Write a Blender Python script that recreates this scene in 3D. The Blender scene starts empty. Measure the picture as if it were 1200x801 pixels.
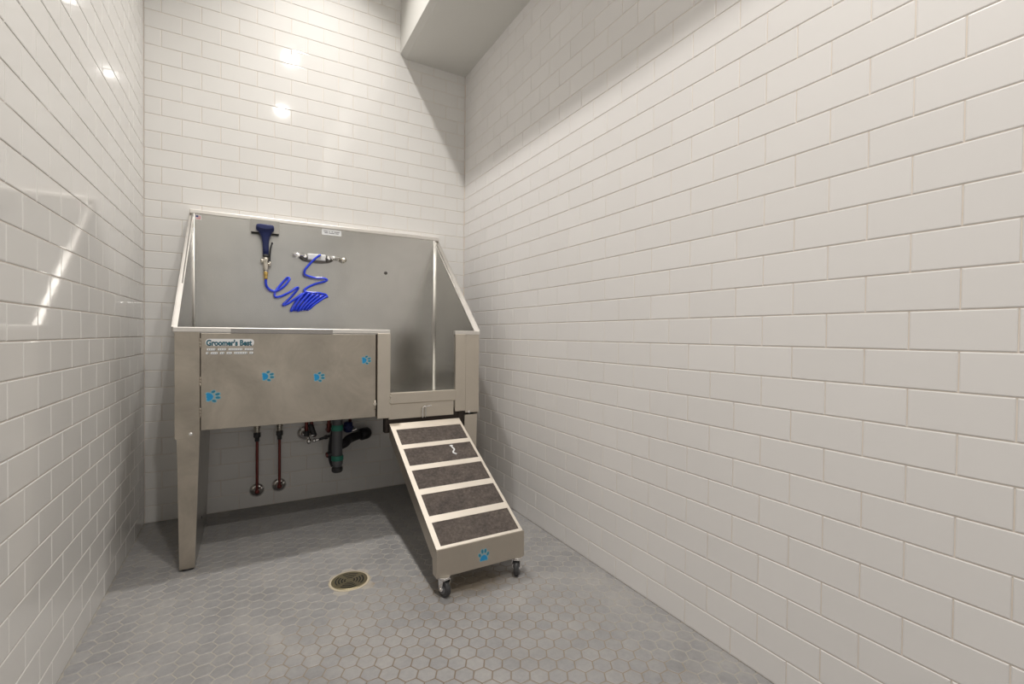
import bpy, bmesh, math, random
from mathutils import Vector, Matrix
random.seed(7)
U = 0.0794            # one tile course in metres; geometry below is laid out in courses
C = bpy.context.scene.collection
ORG = {}              # world origin (in courses) of every object made

# ------------------------------------------------------------------ materials
def mat(name, col=(.8,.8,.8), rough=.5, metal=0.0, spec=.5, emit=None, coat=0):
    m = bpy.data.materials.new(name); m.use_nodes = True
    b = m.node_tree.nodes['Principled BSDF']
    b.inputs['Base Color'].default_value = (*col, 1)
    b.inputs['Roughness'].default_value = rough
    b.inputs['Metallic'].default_value = metal
    b.inputs['Specular IOR Level'].default_value = spec
    b.inputs['Coat Weight'].default_value = coat
    if emit:
        b.inputs['Emission Color'].default_value = (*emit[0], 1)
        b.inputs['Emission Strength'].default_value = emit[1]
    return m

def ntree(m): return m.node_tree, m.node_tree.nodes['Principled BSDF']
def add(nt, t, **kw):
    n = nt.nodes.new(t)
    for k, v in kw.items(): setattr(n, k, v)
    return n
def ramp(nt, src, stops):
    r = add(nt, 'ShaderNodeValToRGB'); e = r.color_ramp.elements
    e[0].position, e[0].color = stops[0][0], (*stops[0][1], 1)
    e[1].position, e[1].color = stops[-1][0], (*stops[-1][1], 1)
    for p, c in stops[1:-1]:
        q = e.new(p); q.color = (*c, 1)
    nt.links.new(src, r.inputs[0]); return r.outputs[0]
def noise(nt, scale, detail=3, rough=.5, vec=None, dist=0):
    n = add(nt, 'ShaderNodeTexNoise'); n.inputs['Scale'].default_value = scale
    n.inputs['Detail'].default_value = detail; n.inputs['Roughness'].default_value = rough
    n.inputs['Distortion'].default_value = dist
    if vec is not None: nt.links.new(vec, n.inputs['Vector'])
    return n.outputs[0]
def coords(nt, scale=(1,1,1)):
    g = add(nt, 'ShaderNodeNewGeometry'); mp = add(nt, 'ShaderNodeMapping')
    mp.inputs['Scale'].default_value = scale
    nt.links.new(g.outputs['Position'], mp.inputs['Vector']); return mp.outputs[0]
def bump(nt, b, h, strength, dist=.001):
    n = add(nt, 'ShaderNodeBump'); n.inputs['Strength'].default_value = strength
    n.inputs['Distance'].default_value = dist
    nt.links.new(h, n.inputs['Height']); nt.links.new(n.outputs[0], b.inputs['Normal'])

def ceramic(name, c0, c1, rough):
    m = mat(name, c0, rough, 0, .5); nt, b = ntree(m)
    at = add(nt, 'ShaderNodeAttribute', attribute_name='tone')
    nt.links.new(ramp(nt, at.outputs['Fac'], [(0, c0), (1, c1)]), b.inputs['Base Color'])
    bump(nt, b, noise(nt, 16, 2, .5, coords(nt)), .015, .004)
    return m
M = {}
M['tile'] = ceramic('glazed white tile', (.775,.76,.737), (.80,.787,.765), .06)
M['tile_right'] = ceramic('satin white tile', (.765,.748,.735), (.79,.773,.76), .32)
def grout_wall():
    m = mat('wall grout', (.6,.55,.47), .9, 0, .1); nt, b = ntree(m)
    n = noise(nt, 9, 4, .6, coords(nt))
    nt.links.new(ramp(nt, n, [(.3,(.78,.70,.62)),(.7,(.86,.80,.74))]), b.inputs['Base Color']); return m
M['grout'] = grout_wall()
def hex_mat():
    m = mat('grey hexagon tile', (.25,.24,.24), .42, 0, .45); nt, b = ntree(m)
    at = add(nt, 'ShaderNodeAttribute', attribute_name='tone')
    c = ramp(nt, at.outputs['Fac'], [(0,(.285,.285,.292)),(1,(.318,.314,.315))])
    pos = coords(nt)
    n = noise(nt, 5, 6, .62, pos, .4)
    mx = add(nt, 'ShaderNodeMix', data_type='RGBA', blend_type='MULTIPLY'); mx.inputs[0].default_value = 1
    nt.links.new(c, mx.inputs[6])
    nt.links.new(ramp(nt, n, [(.28,(.80,.79,.78)),(.5,(.97,.96,.95)),(.72,(1.12,1.09,1.05))]), mx.inputs[7])
    # fine mottling of the worn surface
    n2 = noise(nt, 60, 5, .7, pos)
    mx2 = add(nt, 'ShaderNodeMix', data_type='RGBA', blend_type='MULTIPLY'); mx2.inputs[0].default_value = 1
    nt.links.new(mx.outputs[2], mx2.inputs[6])
    nt.links.new(ramp(nt, n2, [(.35,(.91,.91,.91)),(.65,(1.06,1.05,1.04))]), mx2.inputs[7])
    # rusty water stain in front of the ramp
    vd = add(nt, 'ShaderNodeVectorMath', operation='DISTANCE')
    g = add(nt, 'ShaderNodeNewGeometry'); sc = add(nt, 'ShaderNodeVectorMath', operation='MULTIPLY')
    sc.inputs[1].default_value = (1, 1.7, 1); nt.links.new(g.outputs['Position'], sc.inputs[0])
    nt.links.new(sc.outputs[0], vd.inputs[0]); vd.inputs[1].default_value = (14.2*U, -14.9*U*1.7, 0)
    ad = add(nt, 'ShaderNodeMath', operation='MULTIPLY_ADD'); nt.links.new(noise(nt, 22, 4, .6, pos), ad.inputs[0])
    ad.inputs[1].default_value = .16; nt.links.new(vd.outputs['Value'], ad.inputs[2])
    f = ramp(nt, ad.outputs[0], [(.15,(.75,.75,.75)),(.26,(0,0,0))])
    mx3 = add(nt, 'ShaderNodeMix', data_type='RGBA'); nt.links.new(f, mx3.inputs[0])
    nt.links.new(mx2.outputs[2], mx3.inputs[6]); mx3.inputs[7].default_value = (.20,.155,.10,1)
    nt.links.new(mx3.outputs[2], b.inputs['Base Color'])
    nt.links.new(ramp(nt, n, [(.3,(.36,)*3),(.7,(.5,)*3)]), b.inputs['Roughness'])
    bump(nt, b, n2, .10, .002); return m
M['hex'] = hex_mat()
def grout_floor():
    m = mat('floor grout', (.3,.25,.2), .85, 0, .2); nt, b = ntree(m)
    pos = coords(nt)
    n = noise(nt, 3.5, 5, .65, pos, .5)
    # traffic stain: brown in the middle and by the door, cleaner towards the walls
    vd = add(nt, 'ShaderNodeVectorMath', operation='DISTANCE')
    nt.links.new(pos, vd.inputs[0]); vd.inputs[1].default_value = (11.5*U, -19.5*U, 0)
    ad = add(nt, 'ShaderNodeMath', operation='MULTIPLY_ADD'); nt.links.new(n, ad.inputs[0])
    ad.inputs[1].default_value = .9; nt.links.new(vd.outputs['Value'], ad.inputs[2])
    nt.links.new(ramp(nt, ad.outputs[0], [(.5,(.20,.155,.115)),(.95,(.29,.25,.205)),(1.0,(.375,.35,.315))]), b.inputs['Base Color'])
    return m
M['grout_floor'] = grout_floor()
def steel(name, col, rough, smudge=.0, bmp=.03, sc=(30,30,30)):
    m = mat(name, col, rough, 1.0); nt, b = ntree(m)
    pos = coords(nt)
    n = noise(nt, 6, 5, .65, pos, .6)
    d = 1-smudge
    nt.links.new(ramp(nt, n, [(.25, tuple(c*d for c in col)), (.5, tuple(c*(d+1)/2 for c in col)), (.72, col)]), b.inputs['Base Color'])
    nt.links.new(ramp(nt, noise(nt, 9, 6, .7, pos), [(.3,(rough*.94,)*3),(.7,(min(1,rough*1.08),)*3)]), b.inputs['Roughness'])
    g = noise(nt, 40, 2, .5, coords(nt, sc))
    if bmp: bump(nt, b, g, bmp, .001)
    return m
M['steel'] = steel('brushed stainless steel', (.50,.485,.455), .30, .12, sc=(1.5,1.5,14))
M['steel_in'] = steel('basin stainless steel', (.60,.59,.565), .24, .10, 0)
M['steel_front'] = steel('smudged stainless steel panel', (.56,.505,.43), .36, .34, sc=(14,14,1.5))
M['steel_post'] = steel('bare stainless steel post', (.66,.605,.525), .42, .08, sc=(14,14,1.5))
M['rim'] = steel('polished rim steel', (.82,.79,.75), .38, .05)
M['rim_grey'] = steel('worn rim guard', (.42,.40,.385), .45, .12)
M['ramp_bar'] = steel('ramp frame steel', (.80,.74,.66), .48, .06)
M['ramp_side'] = steel('ramp side steel', (.60,.545,.47), .40, .12)
M['chrome'] = mat('chrome', (.82,.81,.80), .10, 1)
M['nickel'] = mat('nickel plated brass', (.72,.68,.60), .25, 1)
M['dull'] = mat('contrast darkened metal', (.16,.15,.14), .3, 1)  # darkened so the faucet base carries its shadow and small fittings stand out
M['brass'] = mat('brass', (.78,.55,.18), .28, 1)
M['copper'] = mat('copper pipe', (.20,.052,.045), .35, .7)
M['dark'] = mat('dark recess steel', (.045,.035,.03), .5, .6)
M['black'] = mat('black plastic pipe', (.018,.018,.022), .38)
M['rubber'] = mat('dark grey rubber', (.045,.045,.047), .5)
M['wheel'] = mat('grey wheel tread', (.16,.16,.17), .45)
M['grey_pvc'] = mat('grey plastic pipe', (.135,.14,.15), .4)
M['green'] = mat('green sealing ring', (.04,.26,.19), .45)
M['navy'] = mat('navy blue rubber', (.012,.022,.11), .42)
M['hose'] = mat('glossy blue hose', (.015,.055,.78), .22, 0, .6, coat=.5)
M['white_plastic'] = mat('white plastic', (.8,.8,.8), .35)
M['decal_white'] = mat('white sticker', (.80,.81,.82), .5)
M['decal_teal'] = mat('teal lettering', (.03,.20,.27), .5)
M['decal_dark'] = mat('dark outline', (.02,.05,.07), .5)
M['decal_sky'] = mat('pale blue halo', (.24,.45,.53), .5)
M['decal_blue'] = mat('bright blue print', (.01,.27,.56), .5)
M['decal_toe'] = mat('deep teal toe print', (.02,.19,.30), .5)
M['decal_grey'] = mat('grey print', (.14,.14,.16), .5)
M['flag_red'] = mat('red flag stripes', (.6,.07,.08), .5)
M['flag_blue'] = mat('blue flag field', (.03,.04,.16), .5)
M['drain'] = steel('aged bronze drain', (.50,.44,.29), .42, .2)
M['hole'] = mat('dark drain slot', (.01,.01,.01), .8)
M['drain_ring'] = mat('pale grout ring', (.50,.44,.33), .7)
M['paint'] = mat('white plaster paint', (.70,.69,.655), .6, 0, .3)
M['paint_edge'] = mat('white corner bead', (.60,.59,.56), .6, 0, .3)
M['lens'] = mat('lamp lens', (.9,.9,.9), .4, emit=((1,.95,.87), 14))
def grip():
    m = mat('grey brown grip mat', (.1,.085,.078), .95, 0, .12); nt, b = ntree(m)
    pos = coords(nt)
    n = noise(nt, 95, 6, .75, pos); n1 = noise(nt, 14, 4, .6, pos, 1)
    mx = add(nt, 'ShaderNodeMix', data_type='RGBA', blend_type='MULTIPLY'); mx.inputs[0].default_value = 1
    nt.links.new(ramp(nt, n, [(.32,(.070,.060,.056)),(.5,(.098,.085,.079)),(.70,(.150,.132,.120))]), mx.inputs[6])
    nt.links.new(ramp(nt, n1, [(.3,(.78,.76,.76)),(.7,(1.2,1.16,1.1))]), mx.inputs[7])
    nt.links.new(mx.outputs[2], b.inputs['Base Color']); bump(nt, b, n, .6, .003); return m
M['grip'] = grip()

# ------------------------------------------------------------------ mesh helpers (in courses)
class B:
    def __init__(s, mats): s.bm = bmesh.new(); s.mats = mats if isinstance(mats, (list, tuple)) else [mats]; s.mi = 0
    def m(s, i): s.mi = i; return s
    def face(s, vs, smooth=False):
        f = s.bm.faces.new(vs); f.material_index = s.mi; f.smooth = smooth; return f
    def prism(s, pts, ext):
        e = Vector(ext); a = [s.bm.verts.new(Vector(p)) for p in pts]; b = [s.bm.verts.new(Vector(p)+e) for p in pts]
        s.face(a[::-1]); s.face(b)
        n = len(a)
        for i in range(n): s.face([a[i], a[(i+1)%n], b[(i+1)%n], b[i]])
        return s
    def box(s, x0, x1, y0, y1, z0, z1, bev=0):
        t = bmesh.new()
        bmesh.ops.create_cube(t, size=1)
        for v in t.verts: v.co = Vector((x0+(v.co.x+.5)*(x1-x0), y0+(v.co.y+.5)*(y1-y0), z0+(v.co.z+.5)*(z1-z0)))
        if bev: bmesh.ops.bevel(t, geom=t.edges[:], offset=bev, segments=2, profile=.5, affect='EDGES')
        s.merge(t); return s
    def merge(s, t, smooth=False):
        mp = {v: s.bm.verts.new(v.co) for v in t.verts}
        for f in t.faces: s.face([mp[v] for v in f.verts], smooth or f.smooth)
        t.free()
    def rings(s, rings, cap=True, smooth=True):
        vs = [[s.bm.verts.new(p) for p in r] for r in rings]; n = len(vs[0])
        for a, b in zip(vs, vs[1:]):
            for i in range(n): s.face([a[i], a[(i+1)%n], b[(i+1)%n], b[i]], smooth)
        if cap: s.face(vs[0][::-1]); s.face(vs[-1])
        return s
    def lathe(s, p0, axis, prof, seg=24, smooth=True, sx=1.0):
        """prof: list of (distance along axis, radius)"""
        ax = Vector(axis).normalized(); u = ax.orthogonal().normalized()
        if abs(ax.z) > .9: u = Vector((1,0,0))
        if abs(ax.y) > .9: u = Vector((1,0,0))
        w = ax.cross(u).normalized(); u = w.cross(ax).normalized(); p0 = Vector(p0)
        R = [[p0+ax*d+(u*math.cos(2*math.pi*i/seg)*sx+w*math.sin(2*math.pi*i/seg))*max(r,1e-4) for i in range(seg)] for d, r in prof]
        return s.rings(R, True, smooth)
    def cyl(s, p0, p1, r0, r1=None, seg=20, bev=0):
        p0, p1 = Vector(p0), Vector(p1); L = (p1-p0).length; r1 = r0 if r1 is None else r1
        pr = [(0,r0),(L,r1)] if not bev else [(0,r0-bev),(bev,r0),(L-bev,r1),(L,r1-bev)]
        return s.lathe(p0, p1-p0, pr, seg)
    def tube(s, pts, r, seg=12, sub=6, closed=False):
        P = [Vector(p) for p in pts]
        if sub > 1:
            Q = []
            for i in range(len(P)-1):
                a, b, c, d = P[max(i-1,0)], P[i], P[i+1], P[min(i+2,len(P)-1)]
                for k in range(sub):
                    t = k/sub
                    Q.append(.5*((2*b)+(c-a)*t+(2*a-5*b+4*c-d)*t*t+(3*b-a-3*c+d)*t**3))
            Q.append(P[-1]); P = Q
        rg = []; prev = None
        for i, p in enumerate(P):
            d = (P[min(i+1,len(P)-1)]-P[max(i-1,0)]).normalized()
            u = d.orthogonal().normalized() if prev is None else (prev-d*prev.dot(d)).normalized()
            prev = u; w = d.cross(u)
            rr = r(i/(len(P)-1)) if callable(r) else r
            rg.append([p+(u*math.cos(2*math.pi*k/seg)+w*math.sin(2*math.pi*k/seg))*rr for k in range(seg)])
        return s.rings(rg)
    def sphere(s, c, r, sc=(1,1,1), seg=16):
        t = bmesh.new(); bmesh.ops.create_uvsphere(t, u_segments=seg, v_segments=seg//2+2, radius=r)
        for v in t.verts: v.co = Vector((v.co.x*sc[0], v.co.y*sc[1], v.co.z*sc[2]))+Vector(c)
        s.merge(t, True); return s
    def build(s, name, parent=None, org=None, **kw):
        o0 = Vector(org) if org else (ORG[parent.name].copy() if parent else Vector((0,0,0)))
        bmesh.ops.recalc_face_normals(s.bm, faces=s.bm.faces[:])
        for v in s.bm.verts: v.co = (v.co-o0)*U
        me = bpy.data.meshes.new(name); s.bm.to_mesh(me); s.bm.free()
        for m in s.mats: me.materials.append(M[m])
        o = bpy.data.objects.new(name, me); C.objects.link(o)
        if parent: o.parent = parent; o.location = (o0-ORG[parent.name])*U
        else: o.location = o0*U
        ORG[o.name] = o0
        for k, v in kw.items(): o[k] = v
        return o
def thing(name, loc, label, category, group=None):
    o = bpy.data.objects.new(name, None); C.objects.link(o); o.empty_display_size = .05
    o.location = Vector(loc)*U; ORG[o.name] = Vector(loc); o['label'] = label; o['category'] = category; o['kind'] = 'thing'
    if group: o['group'] = group
    return o
def copy_tree(o, off, parent=None):
    c = o.copy(); C.objects.link(c)
    if parent is None: c.location = o.location+Vector(off)*U; ORG[c.name] = ORG[o.name]+Vector(off)
    else: c.parent = parent; ORG[c.name] = ORG[o.name]+Vector(off)
    for ch in o.children: copy_tree(ch, off, c)
    return c

# ------------------------------------------------------------------ the room
W, H, REAR = 20.19, 42.0, -50.0
R0, A = 0.972, 1.9736         # first course height, tile pitch
def tile_wall(name, mats, u0, u1, off_even, off_odd, place, n_out, ztop=H, gap=.030):
    """Bevelled tiles standing on a grout bed. place(u, z, d) maps wall coordinates to space; d is height off the bed."""
    b = B(mats); bm = b.bm; tone = []
    lay = bm.faces.layers.float.new('tone')
    D, bv = .026, .026
    z = 0; j = 0
    while z < ztop-.05:
        z1 = min(R0+j, ztop) if j else R0
        off = off_even if j % 2 == 0 else off_odd
        k = math.floor((u0-off)/A)
        while off+k*A < u1:
            a0, a1 = max(u0, off+k*A), min(u1, off+(k+1)*A); k += 1
            if a1-a0 < .12: continue
            x0, x1, y0, y1 = a0+gap/2, a1-gap/2, z+gap/2, z1-gap/2
            tn = random.random(); t1, t2 = random.uniform(-1,1)*.0013, random.uniform(-1,1)*.0013
            rg = []
            for ins, d in ((0,-.01), (0,D*.35), (bv*.3,D*.78), (bv,D)):
                q = []
                for (sx, sy) in ((0,0),(1,0),(1,1),(0,1)):
                    x = x1-ins if sx else x0+ins; y = y1-ins if sy else y0+ins
                    dd = d+(t1*(sx-.5)+t2*(sy-.5) if d > 0 else 0)
                    q.append(bm.verts.new(place(x, y, dd)))
                rg.append(q)
            b.mi = 0
            for r, (p, q) in enumerate(zip(rg, rg[1:])):
                for i in range(4):
                    f = b.face([p[i], p[(i+1)%4], q[(i+1)%4], q[i]]); f[lay] = tn
            f = b.face(rg[-1]); f[lay] = tn
        z = z1; j += 1
    b.mi = 1
    b.face([bm.verts.new(place(u, z, 0)) for u, z in ((u0-1,-1),(u1+1,-1),(u1+1,ztop+1),(u0-1,ztop+1))])
    # backing so the wall is a slab
    b.face([bm.verts.new(place(u, z, -1)) for u, z in ((u0-1,-1),(u1+1,-1),(u1+1,ztop+1),(u0-1,ztop+1))])
    # outward normals by construction
    bm.normal_update()
    for f in bm.faces:
        pass
    o0 = Vector((0,0,0))
    for f in bm.faces:
        if f.normal.dot(n_out) < -.2: f.normal_flip()
    for v in bm.verts: v.co = v.co*U
    me = bpy.data.meshes.new(name); bm.to_mesh(me); bm.free()
    for m in b.mats: me.materials.append(M[m])
    o = bpy.data.objects.new(name, me); C.objects.link(o); o['kind'] = 'structure'; ORG[name] = o0
    return o
T = .026   # tile thickness: tile faces sit on the room planes x=0, x=W, y=0
tile_wall('wall_back', ['tile','grout'], 0, W, .819, .819+A/2, lambda u,z,d: Vector((u, T-d, z)), Vector((0,-1,0)))
tile_wall('wall_left', ['tile','grout'], REAR, 0, -17.582+A/2, -17.582, lambda u,z,d: Vector((d-T, u, z)), Vector((1,0,0)))
tile_wall('wall_right', ['tile_right','grout'], REAR, 0, -21.813, -21.813+A/2, lambda u,z,d: Vector((W+T-d, u, z)), Vector((-1,0,0)))
b = B('paint')
b.box(-1, 2.2, REAR-1, REAR, -.5, H+.5); b.box(W-2.2, W+1, REAR-1, REAR, -.5, H+.5); b.box(2.2, W-2.2, REAR-1, REAR, 29, H+.5)
b.build('wall_rear', kind='structure')  # unseen wall; wide opening added so soft world light fills the room
b = B('paint'); b.box(-1, W+1, REAR-1, 1, H, H+1); b.build('ceiling', kind='structure')
# dropped beam over the right-hand wall
b = B(['paint','paint_edge'])
b.prism([(15.0,0,31.9),(15.38,0,31.62),(W,0,31.62),(W,0,H),(15.0,0,H)], (0,REAR,0))
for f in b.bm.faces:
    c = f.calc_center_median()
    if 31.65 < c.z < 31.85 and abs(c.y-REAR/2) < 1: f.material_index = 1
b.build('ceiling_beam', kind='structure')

# hexagon floor
def hex_floor():
    b = B(['hex','grout_floor']); bm = b.bm; lay = bm.faces.layers.float.new('tone')
    p = .622; g = .032; R = (p-g)/math.sqrt(3)       # flat-to-flat runs along y, -30 and +30 degrees
    dx = p*math.sqrt(3)/2
    dcx, dcy, dr = 9.32, -12.26, .80
    i = 0; x = -.3
    while x < W+.5:
        y = REAR+(p/2 if i % 2 else 0)
        while y < .5:
            if math.hypot(x-dcx, y-dcy) > dr+.16:
                tn = random.random(); tz = [random.uniform(-.002,.002) for _ in range(2)]
                rg = []
                for rr, d in ((R,-.02),(R-.004,-.012),(R-.03,0)):
                    q = []
                    for k in range(6):
                        a = math.pi/3*k
                        vx, vy = x+rr*math.cos(a), y+rr*math.sin(a)
                        q.append(bm.verts.new((min(max(vx,0),W), min(vy,0), d+tz[0]*math.cos(a)+tz[1]*math.sin(a))))
                    rg.append(q)
                ok = True
                xs = [v.co.x for v in rg[-1]]; ys = [v.co.y for v in rg[-1]]
                if max(xs)-min(xs) < .05 or max(ys)-min(ys) < .05: ok = False
                if ok:
                    b.mi = 0
                    for p_, q_ in zip(rg, rg[1:]):
                        for k in range(6):
                            try: f = b.face([p_[k], p_[(k+1)%6], q_[(k+1)%6], q_[k]], True); f[lay] = tn
                            except ValueError: pass
                    f = b.face(rg[-1]); f[lay] = tn
            y += p
        x += dx; i += 1
    b.mi = 1
    b.box(-1, W+1, REAR-1, 1, -1, -.013)
    bmesh.ops.recalc_face_normals(bm, faces=bm.faces[:])
    for f in bm.faces:
        if f.normal.z < -.2 and f.calc_center_median().z > -.1: f.normal_flip()
    for v in bm.verts: v.co = v.co*U
    me = bpy.data.meshes.new('floor'); bm.to_mesh(me); bm.free()
    for m in b.mats: me.materials.append(M[m])
    o = bpy.data.objects.new('floor', me); C.objects.link(o); o['kind'] = 'structure'; ORG['floor'] = Vector((0,0,0))
hex_floor()

# ------------------------------------------------------------------ floor drain
dr = thing('floor_drain', (9.32,-12.26,0), 'round bronze slotted drain set in the grey hexagon floor', 'drain')
b = B('drain_ring'); b.lathe((9.32,-12.26,-.012), (0,0,1), [(0,.90),(.014,.90),(.018,.82),(.018,.78),(0,.78)], 48); b.build('ring', dr)
b = B(['drain','hole'])
b.lathe((9.32,-12.26,-.012), (0,0,1), [(0,.78),(.035,.78),(.042,.74),(.036,.70),(.036,.05)], 48)
b.mi = 1
for r in (.60,.47,.34,.21):
    for a0 in (0, 90, 180, 270):
        n = 7; half = 34; pts = []
        o, i_ = [], []
        for k in range(n):
            a = math.radians(a0-15+(-half+2*half*k/(n-1)))
            o.append((9.32+(r+.03)*math.cos(a), -12.26+(r+.03)*math.sin(a), .0245))
            i_.append((9.32+(r-.03)*math.cos(a), -12.26+(r-.03)*math.sin(a), .0245))
        b.prism(o+i_[::-1], (0,0,.003))
b.build('grate', dr, label='bronze grate with curved slots')

# ------------------------------------------------------------------ dog wash tub
F = -7.74
tub = thing('dog_wash_tub', (10,-4,0), 'large stainless steel dog washing tub with high splash back and blue paw prints', 'tub')
# basin interior
b = B('steel_in'); b.prism([(2.38,-.45,6.9),(17.62,-.45,6.9),(17.62,-.45,18.4),(2.38,-.45,18.4)], (0,.10,0)); b.build('back_panel', tub)
side = [(-.40,6.9),(-.40,18.45),(F+.02,11.42),(F+.02,6.9)]
b = B('steel_in'); b.prism([(2.34,y,z) for y,z in side], (.06,0,0)); b.build('side_panel', tub)
b = B('steel_in'); b.prism([(17.60,y,z) for y,z in side], (.06,0,0)); b.build('side_panel', tub, label='right side panel, in shade')
b = B('steel_in'); b.box(2.36,17.64,F+.06,-.36,6.84,6.92); b.build('basin_floor', tub)
b = B('steel_in'); b.box(2.40,12.0,F+.06,F+.12,6.9,11.3); b.build('basin_front', tub)
# rims
def tilt_rim(x0, x1, xo):
    b = B('rim'); pa, pb = Vector((0,-.02,18.60)), Vector((0,F,11.50))
    d = (pb-pa).normalized(); n = Vector((0,-d.z,d.y)); n = n if n.z > 0 else -n
    q = []
    for p in (pa, pb):
        q.append(p)
    for xa, xb, t0, t1 in ((x0,x1,-.06,.0),(xo,xo+.05,-.30,.0)):
        b.prism([(xa,*(pa+n*t0).yz),(xa,*(pa+n*t1).yz),(xa,*(pb+n*t1).yz),(xa,*(pb+n*t0).yz)], (xb-xa,0,0))
    return b
tilt_rim(2.22,2.43,2.20).build('side_rim', tub)
tilt_rim(17.58,17.95,17.91).build('side_rim', tub)
b = B('rim'); b.box(2.22,17.95,-.50,-.02,18.36,18.62,.04); b.build('back_rim', tub)
b = B('rim'); b.box(2.26,12.30,F-.06,F+.22,11.26,11.50,.03); fr = b.build('front_rim', tub)
b = B('rim_grey'); b.box(4.56,9.22,F-.085,F-.055,11.245,11.46,.01); b.build('rim_guard', fr, label='dull grey guard strip')
b = B('rim'); b.box(16.26,17.93,F-.06,F+.22,11.26,11.50,.03); b.build('front_rim', tub)
# welded corner seams inside the basin
b = B('rim'); b.cyl((2.44,-.47,6.9),(2.44,-.47,18.36),.045); b.build('corner_seam', tub)
b = B('rim'); b.cyl((17.56,-.47,6.9),(17.56,-.47,18.36),.07); b.build('corner_seam', tub)
# front
b = B('steel_front'); b.box(2.32,3.30,F-.02,F+.05,6.25,11.27,.012); b.box(2.32,2.36,F+.05,-.06,6.25,11.3); b.build('corner_plate', tub)
fp = B('steel_front').box(3.34,11.50,F-.03,F+.04,6.6,11.22,.015).build('front_panel', tub)
for xa, xb in ((3.30,3.34),(11.50,11.58),(16.95,16.98)):
    b = B('dark'); b.box(xa,xb,F+.03,F+.06,6.6,11.22); b.build('seam_gap', tub)
for z in (10.75,8.92,7.45):
    b = B('steel_front')
    b.cyl((3.32,F-.055,z-.22),(3.32,F-.055,z-.08),.042,seg=14,bev=.01); b.cyl((3.32,F-.055,z-.07),(3.32,F-.055,z+.07),.042,seg=14,bev=.01); b.cyl((3.32,F-.055,z+.08),(3.32,F-.055,z+.22),.042,seg=14,bev=.01)
    b.build('hinge', fp)
b = B('nickel'); b.box(11.36,11.54,F-.10,F-.02,7.25,7.40,.02); b.cyl((11.47,F-.07,7.0),(11.47,F-.07,7.55),.035); b.build('latch', fp)
b = B('steel_post'); b.box(11.58,12.31,F-.12,F+.10,6.48,11.29,.03); b.build('front_post', tub)
b = B('steel_post'); b.box(16.27,16.95,F-.12,F+.10,6.56,11.29,.03); b.build('front_post', tub)
b = B('steel_post'); b.box(16.98,17.90,F-.03,F+.05,6.42,11.27,.015); b.box(17.86,17.90,F+.05,-.06,6.3,11.3); b.build('corner_plate', tub)
b = B('steel_post'); b.box(12.31,16.28,F-.14,F+.06,7.26,7.91,.035); b.build('gate_bar', tub)
b = B('steel_post'); b.box(12.24,16.20,F-.04,F+.04,6.38,7.25,.012); b.build('threshold_panel', tub)
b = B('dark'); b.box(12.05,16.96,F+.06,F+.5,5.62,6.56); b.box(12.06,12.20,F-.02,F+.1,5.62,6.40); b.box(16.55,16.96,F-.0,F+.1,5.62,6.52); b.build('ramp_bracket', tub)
b = B('nickel'); b.cyl((11.9,F-.13,7.75),(12.2,F-.13,7.75),.001)
b.bm.clear()
for z in (7.72,7.5,7.38): b.box(12.24,12.36,F-.17,F-.12,z-.05,z+.05,.01)
b.build('gate_catch', tub)
# legs: tapered sheet legs running the depth of the tub
def leg(sx):
    m = (lambda x: x) if sx < 0 else (lambda x: 20.2-x)
    fm = 'steel_front' if sx < 0 else 'steel_post'
    b = B([fm, 'steel'])
    b.prism([(m(2.40),F,6.30),(m(3.29),F,6.30),(m(3.09),F,.10),(m(2.49),F,.10)], (0,.05,0))
    b.prism([(m(2.40),-.7,6.30),(m(3.29),-.7,6.30),(m(3.09),-.9,.10),(m(2.49),-.9,.10)], (0,.05,0))
    b.prism([(m(2.40),F+.05,6.30),(m(2.40),-.7,6.30),(m(2.49),-.9,.10),(m(2.49),F+.05,.10)], (.03 if sx<0 else -.03,0,0))
    b.mi = 1
    b.prism([(m(3.27),F+.05,6.75),(m(3.27),-.7,6.75),(m(3.07),-.9,.06),(m(3.07),F+.05,.06)], (.03 if sx<0 else -.03,0,0))
    o = b.build('leg', tub)
    for y in (F+.25,-1.1):
        b = B('rubber'); b.cyl((m(2.80),y,.04),(m(2.80),y,.14),.20); b.cyl((m(2.80),y,0),(m(2.80),y,.05),.26); b.cyl((m(2.80),y,.1),(m(2.80),y,.4),.07); b.build('foot', o)
    b = B('chrome'); b.sphere((m(2.94),F-.01,6.46),.09,(1,.5,1)); b.build('bolt', o)
    b = B('rubber'); b.sphere((m(3.13),-4.9,1.5),.09,(.5,1,1)); b.sphere((m(3.13),-4.9,1.78),.05,(.5,1,1)); b.build('bolt', o)
leg(-1); leg(1)
# latch hook on the threshold
b = B('chrome'); b.tube([(14.22,F-.10,6.35),(14.22,F-.12,6.85),(14.27,F-.14,6.98),(14.45,F-.16,7.02),(14.68,F-.16,7.03)],.05,sub=4); b.tube([(14.40,F-.10,6.35),(14.40,F-.12,6.75),(14.40,F-.14,7.0)],.03,sub=3)
b.sphere((14.72,F-.16,7.03),.05); b.build('hook', tub)

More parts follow.
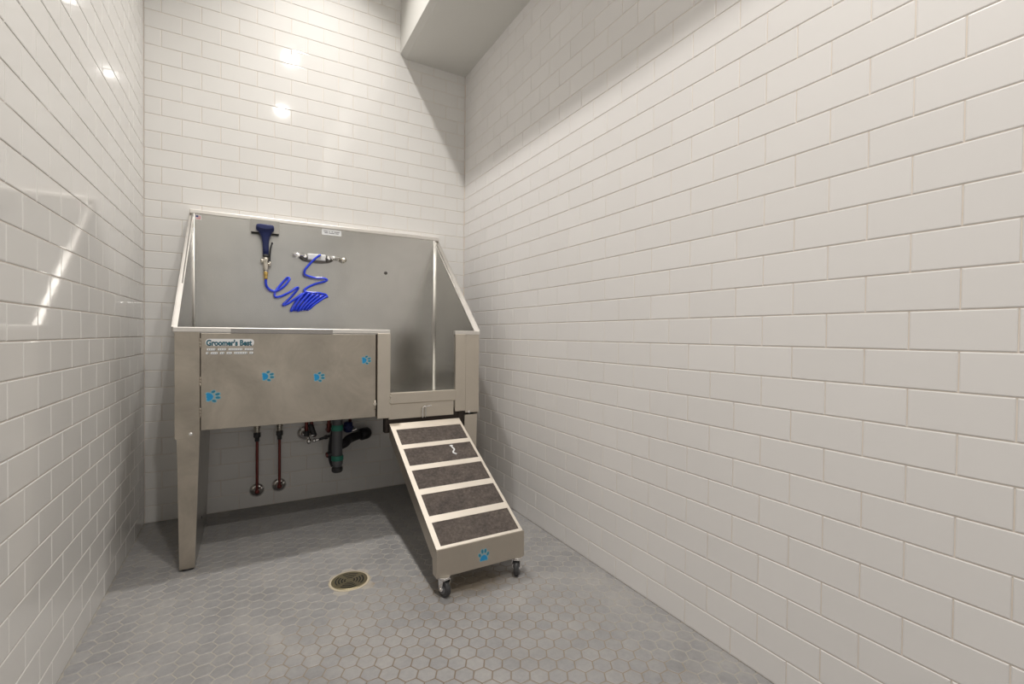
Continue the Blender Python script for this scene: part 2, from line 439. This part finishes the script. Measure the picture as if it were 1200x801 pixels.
# decals --------------------------------------------------------------
def disc(b, cx, cz, rx, rz, rot, y, t=.003, n=20):
    c, s = math.cos(rot), math.sin(rot); pts = []
    for k in range(n):
        a = 2*math.pi*k/n; x, z = rx*math.cos(a), rz*math.sin(a)
        pts.append((cx+x*c-z*s, y, cz+x*s+z*c))
    b.prism(pts, (0,-t,0))
def paw(cx, cz, sc, rot, y, parent):
    """rot 0: toes up"""
    b = B(['decal_sky','decal_blue','decal_toe']); c, s = math.cos(rot), math.sin(rot)
    P = lambda x, z: (cx+(x*c-z*s)*sc, cz+(x*s+z*c)*sc)
    pad = [(0,-.47),(.14,-.44),(.28,-.48),(.36,-.36),(.30,-.18),(.18,-.04),(0,.04),(-.18,-.04),(-.30,-.18),(-.36,-.36),(-.28,-.48),(-.14,-.44)]
    b.mi = 0; b.prism([(P(u*1.22,(v+.22)*1.25-.22)[0], y, P(u*1.22,(v+.22)*1.25-.22)[1]) for u,v in pad], (0,-.002,0))
    for u, v, a, rx, rz in ((-.40,.06,.35,.16,.21),(-.15,.36,.12,.16,.24),(.15,.36,-.12,.16,.24),(.40,.06,-.35,.16,.21)):
        x, z = P(u,v); disc(b, x, z, rx*sc, rz*sc, rot+a, y, .002)
    b.mi = 1; b.prism([(P(u,v)[0], y-.003, P(u,v)[1]) for u,v in pad], (0,-.003,0))
    b.mi = 2
    for u, v, a, rx, rz in ((-.40,.06,.35,.10,.155),(-.15,.36,.12,.10,.18),(.15,.36,-.12,.10,.18),(.40,.06,-.35,.10,.155)):
        x, z = P(u,v); disc(b, x, z, rx*sc, rz*sc, rot+a, y-.003)
    return b.build('paw_decal', parent)
yd = F-.032
for cx, cz in ((3.82,8.19),(6.15,9.08),(8.55,8.95),(10.98,9.80)):
    paw(cx, cz, .55 if cx < 5 else (.50 if cx < 10 else .46), -math.pi/2+.08, yd, fp)
def rrect(b, x0, x1, z0, z1, y, r=.08, t=.003):
    pts = []
    for cx, cz, a0 in ((x1-r,z1-r,0),(x0+r,z1-r,90),(x0+r,z0+r,180),(x1-r,z0+r,270)):
        for k in range(5):
            a = math.radians(a0+k*22.5); pts.append((cx+r*math.cos(a), y, cz+r*math.sin(a)))
    b.prism(pts, (0,-t,0))
def text_mesh(txt, width, height, x0, zc, y, mat_i, b, bold=0.0, extr=.002):
    cu = bpy.data.curves.new('t', 'FONT'); cu.body = txt; cu.size = 1; cu.offset = bold; cu.extrude = .01; cu.resolution_u = 3
    o = bpy.data.objects.new('t', cu); C.objects.link(o); bpy.context.view_layer.update()
    me = o.evaluated_get(bpy.context.evaluated_depsgraph_get()).to_mesh()
    xs = [v.co.x for v in me.vertices]; zs = [v.co.y for v in me.vertices]
    sx = width/(max(xs)-min(xs)); sz = height/(max(zs)-min(zs)); mx, mz = min(xs), (max(zs)+min(zs))/2
    b.mi = mat_i; vs = [b.bm.verts.new((x0+(v.co.x-mx)*sx, y-(v.co.z+.01)*extr/.02, zc+(v.co.y-mz)*sz)) for v in me.vertices]
    for p in me.polygons:
        try: b.face([vs[i] for i in p.vertices])
        except ValueError: pass
    bpy.data.objects.remove(o, do_unlink=True); bpy.data.curves.remove(cu)
b = B(['decal_white','decal_dark','decal_teal'])
rrect(b, 3.52, 5.54, 10.60, 10.95, yd, .15)
text_mesh("Groomer's Best", 1.90, .31, 3.55, 10.76, yd-.003, 1, b, .05)
text_mesh("Groomer's Best", 1.86, .25, 3.57, 10.77, yd-.006, 2, b, .0)
# small lettering underneath, too fine to read: two lines of word-length strokes
for z, ws in ((10.44,(.34,.34,.58,.36)),(10.26,(.10,.28,.18,.22,.56,.16))):
    x = 3.58 if len(ws) == 4 else 3.54
    gap = (5.50-x-sum(ws))/(len(ws)-1)
    for w in ws:
        b.mi = 1; rrect(b, x+.01, x+w+.01, z-.065, z+.02, yd, .02)
        b.mi = 0; rrect(b, x, x+w, z-.05, z+.06, yd-.003, .03)
        b.mi = 1; xx = x+.06
        while xx < x+w-.03:
            rrect(b, xx, xx+.018, z-.03, z+.03, yd-.006, .004); xx += .075
        x += w+gap
b.build('logo_decal', fp, label='white sticker with teal lettering')
b = B(['decal_white','decal_grey'])
rrect(b, 9.58, 10.84, 17.93, 18.33, -.452, .05)
b.mi = 1
for z, ws in ((18.17,((9.70,9.96),(10.03,10.10),(10.20,10.30),(10.36,10.72))),(18.07,((9.76,9.97),(10.02,10.40),(10.44,10.66)))):
    for x0, x1 in ws: rrect(b, x0, x1, z-.022, z+.022, -.455, .015)
b.build('warning_label', tub, label='small white sticker with two lines of grey print')
b = B(['decal_white','flag_red','flag_blue'])
rrect(b, 2.50, 2.82, 18.02, 18.30, -.452, .02)
b.mi = 1
for k in range(4): rrect(b, 2.53, 2.79, 18.055+k*.055, 18.08+k*.055, -.455, .005)
b.mi = 2; rrect(b, 2.53, 2.66, 18.16, 18.27, -.458, .01)
b.build('flag_sticker', tub, label='tiny red, white and blue flag sticker')
b = B('dull'); b.lathe((13.89,-.45,15.65),(0,-1,0),[(0,.12),(.02,.12),(.05,.08)],18); b.cyl((13.89,-.48,15.65),(13.89,-.56,15.65),.05,bev=.01); b.build('bolt', tub)

# sprayer holder: a steel hood folded out of the splash back
b = B('steel')
px0, px1 = 5.40, 7.00
b.prism([(px0,-.44,18.37),(px0,-.96,18.34),(px0,-.95,17.56),(px0,-.90,17.56),(px0,-.91,18.28),(px0,-.44,18.30)], (px1-px0,0,0))
for x in (px0, px1-.04): b.prism([(x,-.45,18.34),(x,-.93,18.32),(x,-.92,17.56),(x,-.45,17.56)], (.04,0,0))
b.build('sprayer_holder', tub)

# faucet on the splash back; dark base and knobs stand in for shadow under chrome
fa = B('dull')
fa.lathe((9.24,-.45,16.32),(0,-1,0),[(0,1.06),(.10,1.06),(.16,1.0)],32)
for v in fa.bm.verts: v.co.z = 16.26+(v.co.z-16.32)*.29
fau = fa.build('faucet', tub, label='chrome wall faucet with two lever handles')
b = B('white_plastic'); b.box(8.66,9.82,-.76,-.56,16.12,16.54,.07); b.build('body', fau)
for x, d in ((8.50,-1),(9.98,1)):
    b = B(['chrome','dull']); b.m(1).cyl((x,-.52,16.26),(x,-.80,16.26),.20,bev=.03); b.m(0).cyl((x,-.80,16.30),(x,-.92,16.33),.13,bev=.03)
    b.cyl((x,-.88,16.36),(x+d*.72,-.90,16.40),.085,.095,bev=.02)
    b.build('handle', fau)
b = B('nickel'); b.cyl((x+.80,-.50,16.28),(x+1.0,-.85,16.28),.12); b.sphere((10.98,-.72,16.30),.17,(1,1,1)); b.cyl((10.98,-.45,16.28),(10.98,-.75,16.28),.10); b.build('spout_plug', fau)
b = B('chrome'); b.cyl((9.40,-.70,16.42),(9.40,-.98,16.42),.10,bev=.02); b.build('outlet', fau)

# ------------------------------------------------------------------ hand sprayer with coiled hose
sp = thing('hand_sprayer', (6.25,-1.1,16.5), 'navy blue hand sprayer in its holder with coiled bright blue hose hanging below', 'sprayer')
b = B('navy')
def oval(c, rx, ry, z, n=24, p=2.6):
    out = []
    for k in range(n):
        a = 2*math.pi*k/n; cs, sn = math.cos(a), math.sin(a)
        out.append(Vector((c[0]+rx*math.copysign(abs(cs)**(2/p),cs), c[1]+ry*math.copysign(abs(sn)**(2/p),sn), z)))
    return out
b.rings([oval((6.19,-1.16),.44,.26,18.00), oval((6.19,-1.18),.49,.32,17.95), oval((6.19,-1.18),.51,.34,17.80), oval((6.19,-1.16),.49,.32,17.66), oval((6.20,-1.14),.40,.26,17.58),
         oval((6.21,-1.12),.30,.22,17.40,p=2), oval((6.21,-1.10),.22,.19,17.15,p=2), oval((6.22,-1.10),.18,.18,16.85,p=2), oval((6.23,-1.10),.175,.17,16.5,p=2), oval((6.24,-1.10),.165,.165,16.12,p=2)])
b.build('spray_head', sp)
b = B('navy'); b.lathe((6.19,-1.50,17.82),(0,-1,0),[(0,.44),(.04,.44),(.05,.40)],28)
for v in b.bm.verts: v.co.z = 17.81+(v.co.z-17.82)*.30
b.build('spray_face', sp)
b = B('rubber'); b.cyl((6.24,-1.10,16.02),(6.24,-1.10,16.16),.18,bev=.02); b.build('collar', sp)
b = B('nickel'); b.lathe((6.24,-1.10,16.04),(0,0,-1),[(0,.15),(.25,.16),(.32,.13),(.5,.15),(.85,.14),(.95,.12)],20); b.cyl((6.24,-1.10,15.78),(6.02,-1.12,15.78),.10,bev=.02); b.sphere((6.02,-1.12,15.78),.12,(.8,1,1)); b.cyl((6.3,-1.1,15.6),(6.50,-1.10,15.6),.08); b.cyl((6.46,-1.10,15.42),(6.46,-1.10,15.75),.07,bev=.02); b.build('valve_body', sp)
b = B('black'); b.tube([(6.44,-1.12,15.62),(6.46,-1.16,16.2),(6.50,-1.18,16.6),(6.58,-1.14,16.90)],.045,sub=4); b.sphere((6.58,-1.14,16.90),.065); b.build('trigger_lever', sp)
b = B('brass'); b.lathe((6.235,-1.10,15.10),(0,0,-1),[(0,.12),(.2,.125),(.25,.10),(.42,.10),(.48,.075)],12,False); b.build('brass_fitting', sp)
hp = [(6.23,14.66),(6.25,14.3),(6.4,14.04),(6.65,13.92),(6.9,13.97),(7.23,14.21),(7.46,14.5),(7.59,14.76),(7.49,14.84),(7.31,14.65),(7.05,14.31),(6.87,14.05),(6.74,13.76),(6.79,13.56),(7.01,13.57),(7.31,13.72),(7.68,13.95),(7.98,14.2),(8.1,14.24),(8.08,14.12),(7.83,13.77),(7.5,13.38),(7.27,13.15),(7.25,13.04),(7.46,13.13),(7.76,13.35),(8.14,13.66),(8.34,13.84),(8.22,13.72),(7.92,13.2)]
hy = [-1.10,-1.05,-.95,-.90,-.92,-.98,-1.0,-.92,-.80,-.72,-.72,-.76,-.84,-.92,-.98,-1.0,-.98,-.90,-.78,-.70,-.68,-.72,-.80,-.90,-.96,-.98,-.98,-.84,-.70,-.66]
pts = [(x,y,z) for (x,z),y in zip(hp,hy)]
NT = 6
for t in range(NT):        # tight hanging turns: front strand down-left to up-right, back strand returning
    f = t/(NT-1)
    bx, bz = 7.72+.98*f, 12.73+.02*math.sin(11*f)+.10*f*f
    tx, tz = 8.46+1.36*f, 13.88-.16*f
    pts += [(bx-.02,-.84,bz), (bx+.06,-1.0,bz+.03), (bx+.30*(tx-bx),-1.05,bz+.34*(tz-bz)), (bx+.72*(tx-bx),-1.03,bz+.76*(tz-bz)), (tx,-.98,tz), (tx+.08,-.82,tz-.02)]
    if t < NT-1: pts += [(tx-.02,-.68,tz-.14), (bx+.5*(tx-bx)+.16,-.62,bz+.5*(tz-bz)-.04), (bx+.24,-.68,bz+.08)]
pts += [(9.80,-.80,13.86),(9.6,-.9,13.90),(9.3,-.94,13.94),(8.91,-.92,13.94),(8.6,-.88,13.98),(8.49,-.84,14.09),(8.75,-.82,14.33),(9.22,-.84,14.57),(9.7,-.90,14.72),(9.86,-.94,14.84),(9.62,-.94,14.94),(9.14,-.90,14.94),(8.75,-.88,15.01),(8.50,-.90,15.12),(8.51,-.95,15.41),(8.73,-.98,15.73),(8.97,-1.02,16.03),(9.22,-1.06,16.28),(9.38,-1.06,16.42),(9.40,-.96,16.43)]
b = B('hose'); b.tube(pts, .072, 10, 5); b.build('hose', sp)

# ------------------------------------------------------------------ ramp
rx0, rx1, ryf, ryb, zf, zb = 12.24, 16.50, -15.6, -7.94, 2.12, 6.17
rp = thing('loading_ramp', (14.4,-11.8,0), 'steel ramp on two casters with five dark grip mats leading up to tub', 'ramp')
SL = math.hypot(ryb-ryf, zb-zf); du = Vector((0,(ryb-ryf)/SL,(zb-zf)/SL)); dn = Vector((0,-du.z,du.y))
def onr(x, f, h): return Vector((x, ryf, zf))+du*(f*SL)+dn*h
def slab(b, x0, x1, f0, f1, h0, h1):
    b.prism([onr(x0,f0,h0), onr(x1,f0,h0), onr(x1,f1,h0), onr(x0,f1,h0)], dn*(h1-h0))
b = B('ramp_bar')
slab(b, rx0, rx0+.24, 0, 1, -.08, 0); slab(b, rx1-.14, rx1, 0, 1, -.08, 0)
cuts = [(0,.016),(.165,.208),(.362,.404),(.554,.594),(.746,.784),(.934,1.0)]
for a, c in cuts: slab(b, rx0+.24, rx1-.14, a, c, -.08, 0)
b.build('frame', rp)
for (a, a1), (c, c1) in zip(cuts, cuts[1:]):
    b = B('grip'); slab(b, rx0+.24, rx1-.14, a1, c, -.07, -.018); b.build('grip_mat', rp)
sidep = [(ryf,.92),(ryf+.42,.92),(ryf+.50,1.55),(ryb,5.38),(ryb,zb-.02),(ryf,zf-.02)]
for x in (rx0, rx1-.05):
    b = B('ramp_side'); b.prism([(x,y,z) for y,z in sidep], (.05,0,0)); b.build('side_plate', rp)
b = B('ramp_side'); b.box(rx0,rx1+.06,ryf-.04,ryf+.01,.90,zf-.01,.012); frp = b.build('front_plate', rp)
b = B('ramp_side'); b.box(rx0+.05,rx1-.05,ryb-.05,ryb,5.42,zb-.03); b.build('back_plate', rp)
paw(14.46, 1.42, .50, 0, ryf-.042, frp)
def caster(cx, cy, ang):
    ca = math.radians(ang); rot = Matrix.Rotation(ca, 3, 'Z')
    org = Vector((cx, cy, 0))
    def T_(b):
        for v in b.bm.verts: v.co = rot @ v.co + org
        return b
    b = B('chrome')
    b.lathe((0,0,.90),(0,0,-1),[(0,.26),(.05,.27),(.10,.20),(.14,.20)],20)
    for s in (-1,1):
        b.prism([(s*.17,-.20,.78),(s*.17,.16,.78),(s*.17,.12,.36),(s*.17,.0,.26),(s*.17,-.10,.36)], (s*.03,0,0))
    b.box(-.20,.20,-.20,.16,.76,.80)
    o = T_(b).build('caster', rp)
    b = B(['wheel','rubber'])
    b.m(1).lathe((-.12,0,.36),(1,0,0),[(0,.20),(0,.31),(.03,.36),(.21,.36),(.24,.31),(.24,.20)],28)
    b.m(0).lathe((-.13,0,.36),(1,0,0),[(0,.10),(0,.22),(.26,.22),(.26,.10)],20)
    T_(b).build('wheel', o)
    b = B('chrome'); b.lathe((-.235,0,.36),(1,0,0),[(0,.06),(.03,.10),(.44,.10),(.47,.06)],16)
    T_(b).build('axle', o)
    if 1:
        b = B('black'); b.box(-.17,-.13,-.30,.05,.62,.74,.01); T_(b).build('brake', o)
caster(12.64, -15.50, 14); caster(16.28, -15.46, -38)
# white lint smear on the second mat
b = B('decal_white')
def lp(u, v): return onr(rx0+.24+u, v, -.012)
b.tube([lp(2.66,.722), lp(2.70,.706), lp(2.74,.690), lp(2.62,.672), lp(2.60,.660), lp(2.74,.645)], .045, 8, 4)
b.sphere(lp(2.67,.728), .085, (1.2,.8,.5))
o = b.build('lint', label='small white scrap of lint lying on the second mat of the ramp', category='lint', kind='thing')

# ------------------------------------------------------------------ plumbing
def supply(x, z, label):
    t = thing('water_pipe', (x,0,z), label, 'pipe', 'copper supply pipes')
    b = B('chrome'); b.lathe((x,0,z),(0,-1,0),[(0,.44),(.03,.44),(.12,.30),(.16,.14),(.2,.14)],32); b.build('escutcheon', t)
    b = B('copper')
    y = -.55
    b.tube([(x,-.05,z),(x,-.3,z),(x,y+.1,z+.02),(x,y,z+.14),(x,y,z+.5),(x,y,z+1.5),(x,y,4.0),(x,y,5.0)], .085, 14, 5); b.sphere((x,y,z+.05),.15); b.build('copper_pipe', t)
    b = B('rubber'); b.cyl((x,y,4.60),(x,y,4.92),.20,bev=.03); b.cyl((x,y,z+4.35-z),(x,y,4.62),.13); b.build('collar', t)
    b = B('nickel'); b.cyl((x,y,4.90),(x,y,5.95),.17,bev=.02); b.cyl((x,y,5.2),(x,y,5.32),.20); b.build('connector', t)
supply(5.77, 1.08, 'left of the two copper supply pipes standing upright on round chrome wall flanges')
supply(7.05, 1.22, 'right one of the two upright copper supply pipes, nearer the drain trap')

tr = thing('drain_trap', (10.35,-2,4), 'grey and black plastic drain trap with green rings hanging under the tub', 'drain trap')
gx, gy = 10.38, -2.0
b = B('grey_pvc'); b.cyl((gx,gy,3.0),(gx,gy,6.84),.33,bev=.02); b.build('down_pipe', tr)
b = B('green'); b.cyl((gx,gy,4.88),(gx,gy,5.26),.37,bev=.03); b.build('sealing_ring', tr)
b = B('green'); b.cyl((gx,gy,2.92),(gx,gy,3.24),.39,bev=.03); b.build('sealing_ring', tr)
b = B('grey_pvc'); b.lathe((gx,gy,3.0),(0,0,-1),[(0,.36),(.3,.35),(.50,.26),(.56,.24)],24); b.build('bottle_trap', tr)
b = B('rubber'); b.lathe((gx,gy,2.50),(0,0,-1),[(0,.30),(.08,.35),(.28,.35),(.36,.28)],10,False); b.build('clean_out_cap', tr)
b = B('black'); b.tube([(gx,gy+.1,3.80),(gx+.5,-1.8,3.95),(11.3,-1.2,4.08),(12.2,-.65,4.22),(12.5,-.35,4.24),(12.52,.02,4.24)], .30, 16, 5); b.build('waste_arm', tr)
b = B('black'); b.lathe((12.30,-.72,4.22),(.9,.35,.05),[(-.22,.36),(-.18,.41),(.25,.41),(.30,.36)],20); b.sphere((12.52,-.5,4.22),.42); b.build('elbow_nut', tr)
b = B('black'); b.tube([(gx+.05,gy+.35,5.0),(gx-.12,gy+.35,4.2),(gx-.20,gy+.3,3.6),(gx-.18,gy+.2,3.0),(gx-.05,gy+.1,2.6)], .34, 14, 4)
b.cyl((gx-.15,gy+.2,3.35),(gx-.62,gy+.1,3.30),.20,bev=.03); b.build('tee_fitting', tr)
b = B('copper'); b.cyl((gx-.52,gy+.12,3.32),(gx-.68,gy+.10,3.30),.17,bev=.02); b.build('plug', tr, label='brown plug')

vl = thing('shutoff_valve', (8.6,-.4,4.3), 'chrome shutoff valve beside the drain trap with a thin rod running right', 'valve')
b = B('chrome'); b.lathe((8.58,0,4.52),(0,-1,0),[(0,.46),(.03,.46),(.14,.28),(.18,.12),(.22,.12)],32); b.build('escutcheon', vl, label='bright chrome wall flange')
b = B('copper'); b.tube([(8.62,-.1,4.50),(8.66,-.45,4.55),(8.66,-.6,5.0),(8.66,-.6,5.6),(8.66,-.6,6.8)], .11, 12, 4); b.tube([(8.90,-.75,6.8),(8.92,-.75,5.6),(9.06,-.75,4.75),(9.16,-.75,4.35)], .10, 12, 4); b.build('copper_pipe', vl)
b = B('rubber'); b.cyl((8.86,-.75,5.2),(9.14,-.75,4.40),.17,bev=.03); b.cyl((8.66,-.6,4.42),(8.66,-.6,4.75),.17,bev=.02); b.build('valve_body', vl)
b = B('chrome'); b.sphere((8.78,-.85,4.10),.17,(.9,.8,1.15)); b.cyl((8.78,-.80,4.15),(8.72,-.5,4.5),.10); b.cyl((9.12,-.8,4.10),(9.46,-.82,4.17),.11,bev=.02); b.sphere((9.12,-.8,4.10),.15); b.sphere((9.0,-.95,4.5),.12,(1.4,.6,.5)); b.build('valve_handle', vl)
b = B('black'); b.tube([(9.44,-.82,4.17),(9.8,-.9,4.27),(10.1,-1.2,4.42),(10.3,-1.6,4.62)], .085, 10, 4); b.lathe((9.72,-.86,4.24),(.9,-.2,.25),[(0,.09),(.05,.14),(.2,.14),(.25,.09)],8,False); b.build('rod', vl)

bv = thing('ball_valve', (11.2,-1,5), 'dark blue ball valve on a short copper pipe right of drain trap', 'valve')
b = B('navy'); b.lathe((11.26,-.9,5.20),(0,0,-1),[(0,.18),(.06,.28),(.40,.32),(.62,.30),(.72,.18)],10); b.box(10.95,11.60,-1.15,-1.05,4.80,4.92,.03); b.build('valve_body', bv)
b = B('copper'); b.cyl((11.38,-.9,5.1),(11.38,-.9,6.84),.10); b.tube([(11.1,-.9,4.9),(10.9,-.7,4.85),(10.9,-.3,4.85),(10.9,.0,4.85)],.09,10,4); b.build('copper_pipe', bv)
b = B('chrome'); b.tube([(11.2,-.9,4.52),(11.5,-.95,4.55),(11.85,-1.0,4.68)],.05,8,4); b.build('lever', bv)
rt = thing('copper_riser', (9.98,-.9,5), 'short copper riser behind the left side of the grey drain pipe', 'pipe')
b = B('copper'); b.tube([(10.02,0,4.62),(10.02,-.6,4.62),(10.02,-.85,4.7),(10.02,-.9,5.0),(10.02,-.9,6.84)],.12,12,4); b.build('copper_pipe', rt)
b = B('copper'); b.cyl((10.02,-.9,4.9),(10.02,-.9,5.2),.16,bev=.02); b.build('coupling', rt)

# ------------------------------------------------------------------ ceiling downlights
LX = 9.2
LY = (-6.2, -23.6, -37.6)
LP = (9, 15, 22)
tops = ['recessed ceiling downlight nearest the tub wall', 'middle one of the three recessed ceiling downlights', 'recessed ceiling downlight nearest the rear wall']
def downlight():
    t = thing('ceiling_light', (LX,LY[0],H), tops[0], 'ceiling light', 'recessed downlights in a row')
    b = B('white_plastic'); b.lathe((LX,LY[0],H),(0,0,-1),[(0,.80),(.06,.78),(.08,.72),(.02,.56),(0,.53)],40); b.build('trim_ring', t)
    b = B('lens'); b.lathe((LX,LY[0],H),(0,0,-1),[(0,.52),(.03,.52),(.035,.48)],40); b.build('lens', t)
    return t
d0 = downlight()
for i in (1,2):
    c = copy_tree(d0, (0,LY[i]-LY[0],0)); c['label'] = tops[i]
for y, p in zip(LY, LP):
    l = bpy.data.lights.new('downlight_lamp', 'AREA'); l.shape = 'DISK'; l.size = 1.0*U; l.energy = p; l.color = (1,.965,.92)
    l.spread = math.radians(92 if y == LY[0] else 150)
    o = bpy.data.objects.new('downlight_lamp', l); C.objects.link(o); o.location = Vector((LX,y,H-.12))*U

# ------------------------------------------------------------------ world, camera, view
w = bpy.data.worlds.new('world'); bpy.context.scene.world = w; w.use_nodes = True
w.node_tree.nodes['Background'].inputs[0].default_value = (1,.97,.93,1); w.node_tree.nodes['Background'].inputs[1].default_value = 0.55
cam = bpy.data.cameras.new('camera'); co = bpy.data.objects.new('camera', cam); C.objects.link(co)
Rm = Matrix(((0.8698092623585951, -0.0008846962565421859, -0.49338733711733035), (-0.493298540653231, 0.017496510133323883, -0.8696840931755317), (0.009401962805133737, 0.9998465329467758, 0.014782207200642498)))
co.matrix_world = Matrix.Translation(Vector((5.3424,-34.0842,11.2582))*U) @ Rm.to_4x4()
cam.sensor_fit = 'HORIZONTAL'; cam.sensor_width = 36; cam.lens = 16.271; cam.clip_start = .02
sc = bpy.context.scene; sc.camera = co
sc.view_settings.view_transform = 'Standard'; sc.view_settings.look = 'None'; sc.view_settings.gamma = 1
sc.view_settings.use_curve_mapping = False; sc.view_settings.exposure = 0.0
